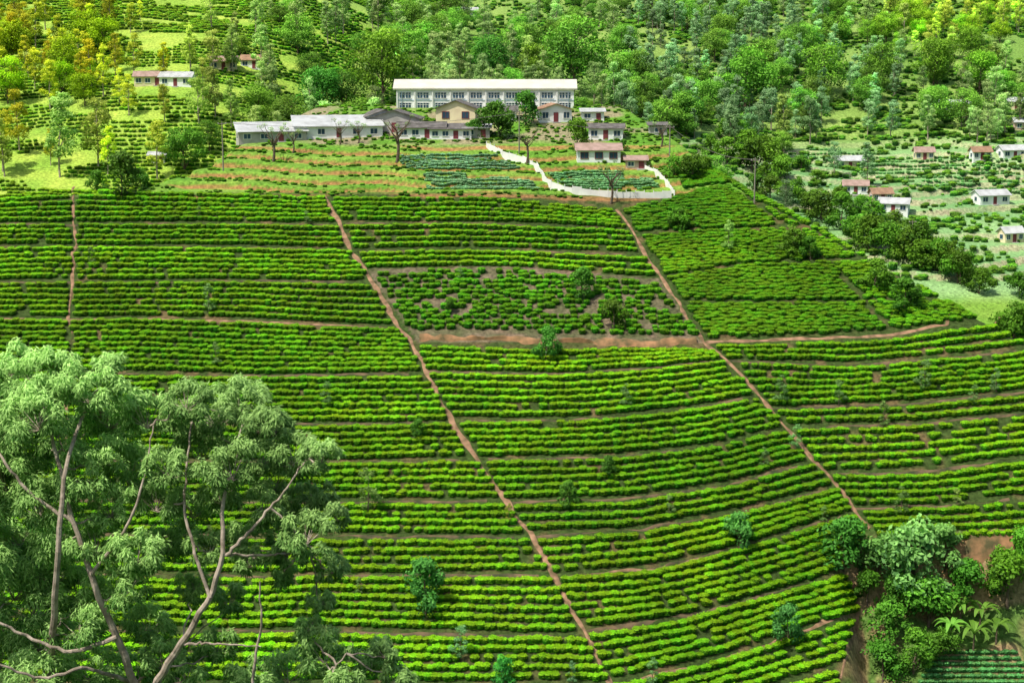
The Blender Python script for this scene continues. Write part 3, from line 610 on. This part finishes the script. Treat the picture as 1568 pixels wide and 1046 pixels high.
for (u,v,px,c,t_) in ((652,940,82,Bl,0),(1132,836,58,(.7,1.0,1.6),0),(1206,988,62,(.6,1.0,1.9),0),(837,552,50,(.7,1.0,1.1),0),(890,458,48,D,0),(940,508,50,(.6,.6,.5),0),(1115,385,52,(.8,.9,.6),1),
    (1352,655,46,(.5,.6,.4),1),(1218,690,44,(.6,.8,.7),1),(958,625,42,(.5,.7,.6),1),(500,625,44,(.5,.7,.6),1),(565,790,80,(.5,.6,.4),1),(870,775,40,(.6,.8,.8),0),(930,730,32,(.6,.8,.8),0),(640,672,30,D,0),
    (1465,780,36,(.9,.9,.6),1),(1525,600,40,(.6,.7,.7),1),(1415,600,55,(.5,.7,.6),1),(1195,620,50,(.5,.7,.6),1),(1285,622,44,(.5,.7,.6),1),(780,802,36,(.9,.7,.3),1),(705,1010,60,(.45,.65,.7),1),
    (770,1046,44,(.5,.9,1.1),0),(875,1046,40,(.5,.8,.9),1),(1380,790,50,(.5,.7,.5),1),(1262,800,30,(.6,.7,.5),1),(320,480,50,(.5,.6,.5),1),(330,560,40,D,1),(140,405,30,D,1),(1000,1050,50,(.5,.7,.7),1),
    (690,480,24,D,0),(705,430,26,D,1),(1170,715,34,D,1),(305,335,22,D,1),(470,345,24,D,1),(1490,620,34,D,1),(1025,790,36,D,1),(550,910,30,D,1)):
    m_=(wisp if t_ else shrub); hgt=4.3 if t_ else 3.3; x,y,z=g1(u,v)
    o=obj('tea_field_shrub',m_[rng.integers(len(m_))],loc=(x,y,z-.1)); s=px/(FP/(y*CT-z*ST))/hgt; o.scale=(s*(.8 if not t_ else 1),s*(.8 if not t_ else 1),s); o.color=(*c,1); o.rotation_euler=(0,0,rng.uniform(0,6))
for (u,v,px,c) in ((1290,868,70,(.6,.85,.9)),(1345,885,70,(1.0,1.1,2.0)),(1395,905,100,(1.4,1.3,3.0)),(1445,870,60,(1.3,1.2,2.4)),(1420,960,80,(.7,.9,.7)),(1355,985,60,(.7,.9,.7)),(1480,930,70,(.5,.7,.5)),
    (1545,930,80,(.7,.9,.5)),(1400,1030,60,(.8,1,.7)),(1350,1046,60,(.6,.8,.6)),(1440,1010,50,(.6,.8,.6)),(1330,925,50,(.5,.7,.5)),(1570,870,60,(.8,1,.6)),(1375,940,60,(.5,.7,.6)),(1530,880,40,(.7,.8,.5))):
    x,y,z=g1(u,v); o=obj('gully_shrub',shrub[rng.integers(4)],loc=(x,y,z-.2)); s=px/(FP/(y*CT-z*ST))/3.0; o.scale=(s*1.0,s*1.0,s); o.color=(*c,1); o.rotation_euler=(0,0,rng.uniform(0,6))
def banana(u,v,h):
    x,y,z=g1(u,v); b=MB(); t=np.linspace(0,1,5); b.tube(np.stack([.05*t,0*t,h*.55*t-.3*(1-t)],1),.16*(1-.4*t),8,0)
    for i in range(8):
        a=i*2.4+rng.uniform(-.3,.3); L_=h*rng.uniform(.6,.85); k=9; s=np.linspace(0,1,k)
        r=L_*s*.75; zz=h*.5+L_*(s*1.0-.95*s**2.2); wd=.34*np.sin(np.pi*np.clip(s*.93+.05,0,1))**.6
        c=np.stack([np.cos(a)*r,np.sin(a)*r,zz],1); pn=np.array([-math.sin(a),math.cos(a),0])
        v3=np.stack([c-pn*wd[:,None]+[0,0,.0],c-[0,0,.06],c+pn*wd[:,None]],1).reshape(-1,3); ii=np.arange(k-1)[:,None]*3; jj=np.arange(2)[None]
        b.add(v3,np.stack([ii+jj,ii+jj+1,ii+jj+4,ii+jj+3],-1).reshape(-1,4),rng.uniform(.2,.8),1)
    obj('banana_plant',b.mesh('banana_plant',[M_bark,M_ban]),loc=(x,y,z))
for a in ((1470,960,5.5),(1500,965,5),(1490,1000,5.5),(1525,985,4.5),(1455,985,4.5)): banana(*a)
def pruned(u,v,h,nl):
    x,y,z=g1(u,v); b=MB(); t=np.linspace(0,1,6); b.tube(np.stack([.3*np.sin(t*3),0*t,h*.6*t-.3*(1-t)],1),.24*(1-.4*t)*h/6,7,0)
    top=np.array([.3*math.sin(3),0,h*.6])
    for i in range(9):
        a=i*2.4; e=top+np.array([math.cos(a)*h*.33,math.sin(a)*h*.33,h*rng.uniform(.15,.42)]); q=np.linspace(0,1,5)[:,None]; st=top*np.array([1,1,rng.uniform(.6,1)])
        m_=st*(1-q)+e*q; m_[:,:2]+=rng.normal(size=(5,2))*.06*h*.3; b.tube(m_,np.linspace(.1,.025,5)*h/6,5,0)
        if i<nl: crown(b,e,.55,70,.2)
    obj('pruned_tree',b.mesh('pruned_tree',[M_bark,M_slim]),loc=(x,y,z))
for a in ((608,248,8.5,4),(520,222,4.5,3),(418,248,7,7),(806,252,6.5,3),(935,312,6.5,8),(1012,225,5,2),(548,220,4,5),(448,235,4.5,6)): pruned(*a)
tops=[]
for (u,v,h) in ((342,262,9),(1155,312,8),(795,236,8),(1025,258,8),(1395,400,9)):
    x,y,z=g1(u,v); b=MB(); b.tube([[0,0,-.5],[0,0,h*.5],[0,0,h]],[.14,.12,.09],8,0)
    o=obj('utility_pole',b.mesh('utility_pole',[M_pole]),loc=(x,y,z)); boxes([(0,0,h-.5,1.6,.1,.12)],'crossarm',M_pole,o); boxes([(s,0,h-.36,.08,.08,.16) for s in(-.7,0,.7)],'insulators',M_white,o)
    tops.append(np.array([x,y,z+h-.3]))
b=MB()
for p0,p1 in ((tops[0],tops[2]),(tops[2],tops[3]),(tops[3],tops[1]),(tops[1],tops[4])):
    q=np.linspace(0,1,16)[:,None]
    for s in(-.7,.7):
        m_=p0*(1-q)+p1*q+[0,s,0]; m_[:,2]-=1.6*4*(q*(1-q))[:,0]; b.tube(m_,.02,3,0)
obj('power_lines',b.mesh('power_lines',[M_dark]))

# ------------------------------------------------------------------ foreground eucalyptus
YD=66.; root=np.array([W(228,1046,YD)[0],YD,0.]); root[2]=float(H(root[0],root[1]))
def P3(l): return np.array([W(u,v,YD+dy) for u,v,dy in l])
def smooth(p,n=24):
    p=np.asarray(p); s=np.r_[0,np.cumsum(np.linalg.norm(np.diff(p,axis=0),axis=1))]; t=np.linspace(0,s[-1],n); q=np.stack([np.interp(t,s,p[:,i]) for i in range(3)],1)
    for _ in range(3): q[1:-1]=(q[:-2]+q[1:-1]*2+q[2:])/4
    return q
e=MB(); sk=[]
base=W(222,1130,YD)
def limb(p,r0,r1,n=24):
    q=smooth(p,n); q[1:-1]+=rng.normal(size=(n-2,3))*.03; e.tube(q,np.linspace(r0,r1,n),8,0); sk.append(q)
limb(np.vstack([[root-[0,0,1]],[base],P3([(208,1040,-1),(172,965,-1.5),(140,880,-1.6),(112,800,-1.2),(92,720,-.8),(75,650,-.5),(62,590,-.3)])]),.36,.05,40)
limb(np.vstack([[base],P3([(240,1040,-1.6),(280,985,-2),(322,915,-2.2),(345,850,-2),(338,790,-1.6),(350,720,-1),(372,650,-.5)])]),.20,.04,30)
limb(P3([(345,850,-2),(385,812,-2),(430,760,-1.6),(468,705,-1)]),.08,.025)
limb(P3([(322,915,-2.2),(300,860,-2),(280,770,-1),(290,670,0),(300,620,1.5)]),.08,.025)
limb(P3([(178,975,-1.5),(110,1000,-2),(40,975,-2),(-40,930,-2)]),.10,.04)
limb(P3([(208,1046,.5),(130,1020,-2),(60,1040,-2.5),(-20,1010,-3)]),.10,.04)
limb(np.vstack([[root+[-3,1,-1]],P3([(70,1130,0),(80,1000,-1),(84,900,-2.6),(92,780,-2.6),(100,690,-1.6),(140,610,.8)])]),.32,.06,36)
limb(P3([(140,880,-1.6),(200,800,-2),(225,720,-1.5),(235,650,-1)]),.08,.025)
limb(P3([(112,800,-1.2),(50,760,-1),(0,700,-1),(-30,640,2)]),.08,.025)
limb(P3([(345,850,-2),(420,850,-1),(480,840,1.5)]),.06,.02)
limb(P3([(280,985,-2),(340,985,-2.5),(400,990,-2.5)]),.06,.02)
limb(np.vstack([[W(400,1200,64.)],P3([(385,1046,-2),(402,960,-2),(398,890,-2)])]),.10,.03)
limb(np.vstack([[W(500,1250,64.)],P3([(510,1100,-1),(500,1040,-1),(530,1000,-1)])]),.12,.03)
allsk=np.concatenate(sk)
lobes=[(60,590,62),(140,600,52),(10,640,70),(100,680,56),(225,640,48),(285,615,40),(365,620,52),(415,655,42),(310,690,50),(195,730,56),(60,775,55),(0,850,66),(355,720,48),(450,700,46),(490,700,30),(400,780,40),(468,820,44),
 (505,870,28),(150,840,50),(50,930,62),(120,910,46),(255,830,44),(295,780,42),(425,880,30),(0,1010,62),(140,1030,46),(380,1040,40),(500,1005,42),(565,1010,38),(605,1040,28),(440,1035,46),(285,1030,40),
 (-60,700,80),(-70,850,80),(-60,960,80),(180,660,40),(20,560,40),(85,560,35),(260,720,40),(420,740,36),(60,1040,50),(320,840,34),(170,780,40),(-40,600,50),(520,1060,40),(100,1100,60),(0,1100,60),(330,1100,50),
 (40,700,55),(130,740,50),(240,770,42),(330,640,45),(370,830,38),(20,900,60),(450,770,36),(60,640,55),(160,560,28),(170,640,50),(400,700,40),(-20,780,60),(30,820,50),(190,900,44),(480,760,34),(430,820,30),(395,650,40),(340,760,38),(590,1000,26),(350,920,32),
 (120,960,50),(230,960,44),(80,880,50),(210,850,42),(300,900,34),(200,1030,46),(330,990,34),(490,920,24),(470,960,26),(515,790,22),(380,860,30),(10,740,55),(150,700,45),(90,830,48),(270,660,38),(440,850,28),(250,1010,40),(60,980,55)]
for (u,v,r) in lobes:
    depth=YD+rng.uniform(-2.0,3.6); c=W(u,v,depth); R=r/39.5
    d=np.linalg.norm(allsk-c,axis=1); j=d.argmin(); s0=allsk[j]; q=np.linspace(0,1,8)[:,None]; m_=s0*(1-q)+(c-[0,0,R*.3])*q; m_[1:-1]+=rng.normal(size=(6,3))*.06; e.tube(m_,np.linspace(.05,.02,8),5,0)
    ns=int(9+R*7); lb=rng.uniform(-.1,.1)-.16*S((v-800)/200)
    for i in range(ns):
        dd=rnd_unit(1)[0]; dd[2]=dd[2]*.8+.2; cc=c+dd*R*np.array([1.0,1.0,.9])*rng.uniform(.65,1.05); rr=R*rng.uniform(.22,.38)
        q=np.linspace(0,1,4)[:,None]; e.tube((c-[0,0,R*.35])*(1-q)+cc*q,np.linspace(.02,.007,4),3,0)
        n=int(260*(rr/.55)**2)+85; sd=rnd_unit(n); sd[:,2]=np.abs(sd[:,2])*1.1-.45*rng.uniform(size=n)
        p=cc+sd*rr*rng.uniform(.4,1.2,n)[:,None]*[1.05,1.05,1.0]
        ax=sd*[.9,.9,.2]+rng.normal(size=(n,3))*.35+[0,0,-.6]
        p[:,2]-=.15*np.hypot(sd[:,0],sd[:,1])
        nr=rng.normal(size=(n,3))*.5+sd+[-.15,-.25,.45]
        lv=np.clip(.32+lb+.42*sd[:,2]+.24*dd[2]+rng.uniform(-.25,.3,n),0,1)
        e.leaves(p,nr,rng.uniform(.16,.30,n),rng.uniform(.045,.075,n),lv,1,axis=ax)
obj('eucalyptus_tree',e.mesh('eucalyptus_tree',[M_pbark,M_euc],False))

# ------------------------------------------------------------------ light, sky, camera
w=bpy.data.worlds.new('World'); SC.world=w; w.use_nodes=True; N=w.node_tree.nodes; L=w.node_tree.links; N.clear()
sk_=N.new('ShaderNodeTexSky'); sk_.sky_type='NISHITA'; sk_.sun_disc=False
sp=Vector((-.50,-.34,1.0)).normalized()
sk_.sun_elevation=math.asin(sp.z); sk_.sun_rotation=math.atan2(sp.x,sp.y); sk_.dust_density=3.0
bg_=N.new('ShaderNodeBackground'); bg_.inputs[1].default_value=.15; o=N.new('ShaderNodeOutputWorld'); L.new(sk_.outputs[0],bg_.inputs[0]); L.new(bg_.outputs[0],o.inputs[0])
sl=bpy.data.lights.new('sun','SUN'); sl.energy=5; sl.angle=math.radians(.5); sl.color=(1,.95,.82); so=bpy.data.objects.new('sun',sl); SC.collection.objects.link(so)
so.rotation_euler=sp.to_track_quat('Z','Y').to_euler()
cd=bpy.data.cameras.new('camera'); cd.lens=60; cd.sensor_width=36; cd.clip_end=6000; co=bpy.data.objects.new('camera',cd); SC.collection.objects.link(co)
co.rotation_euler=(math.pi/2-TH,0,0); SC.camera=co
SC.view_settings.view_transform='Standard'; SC.view_settings.look='None'; SC.view_settings.exposure=0
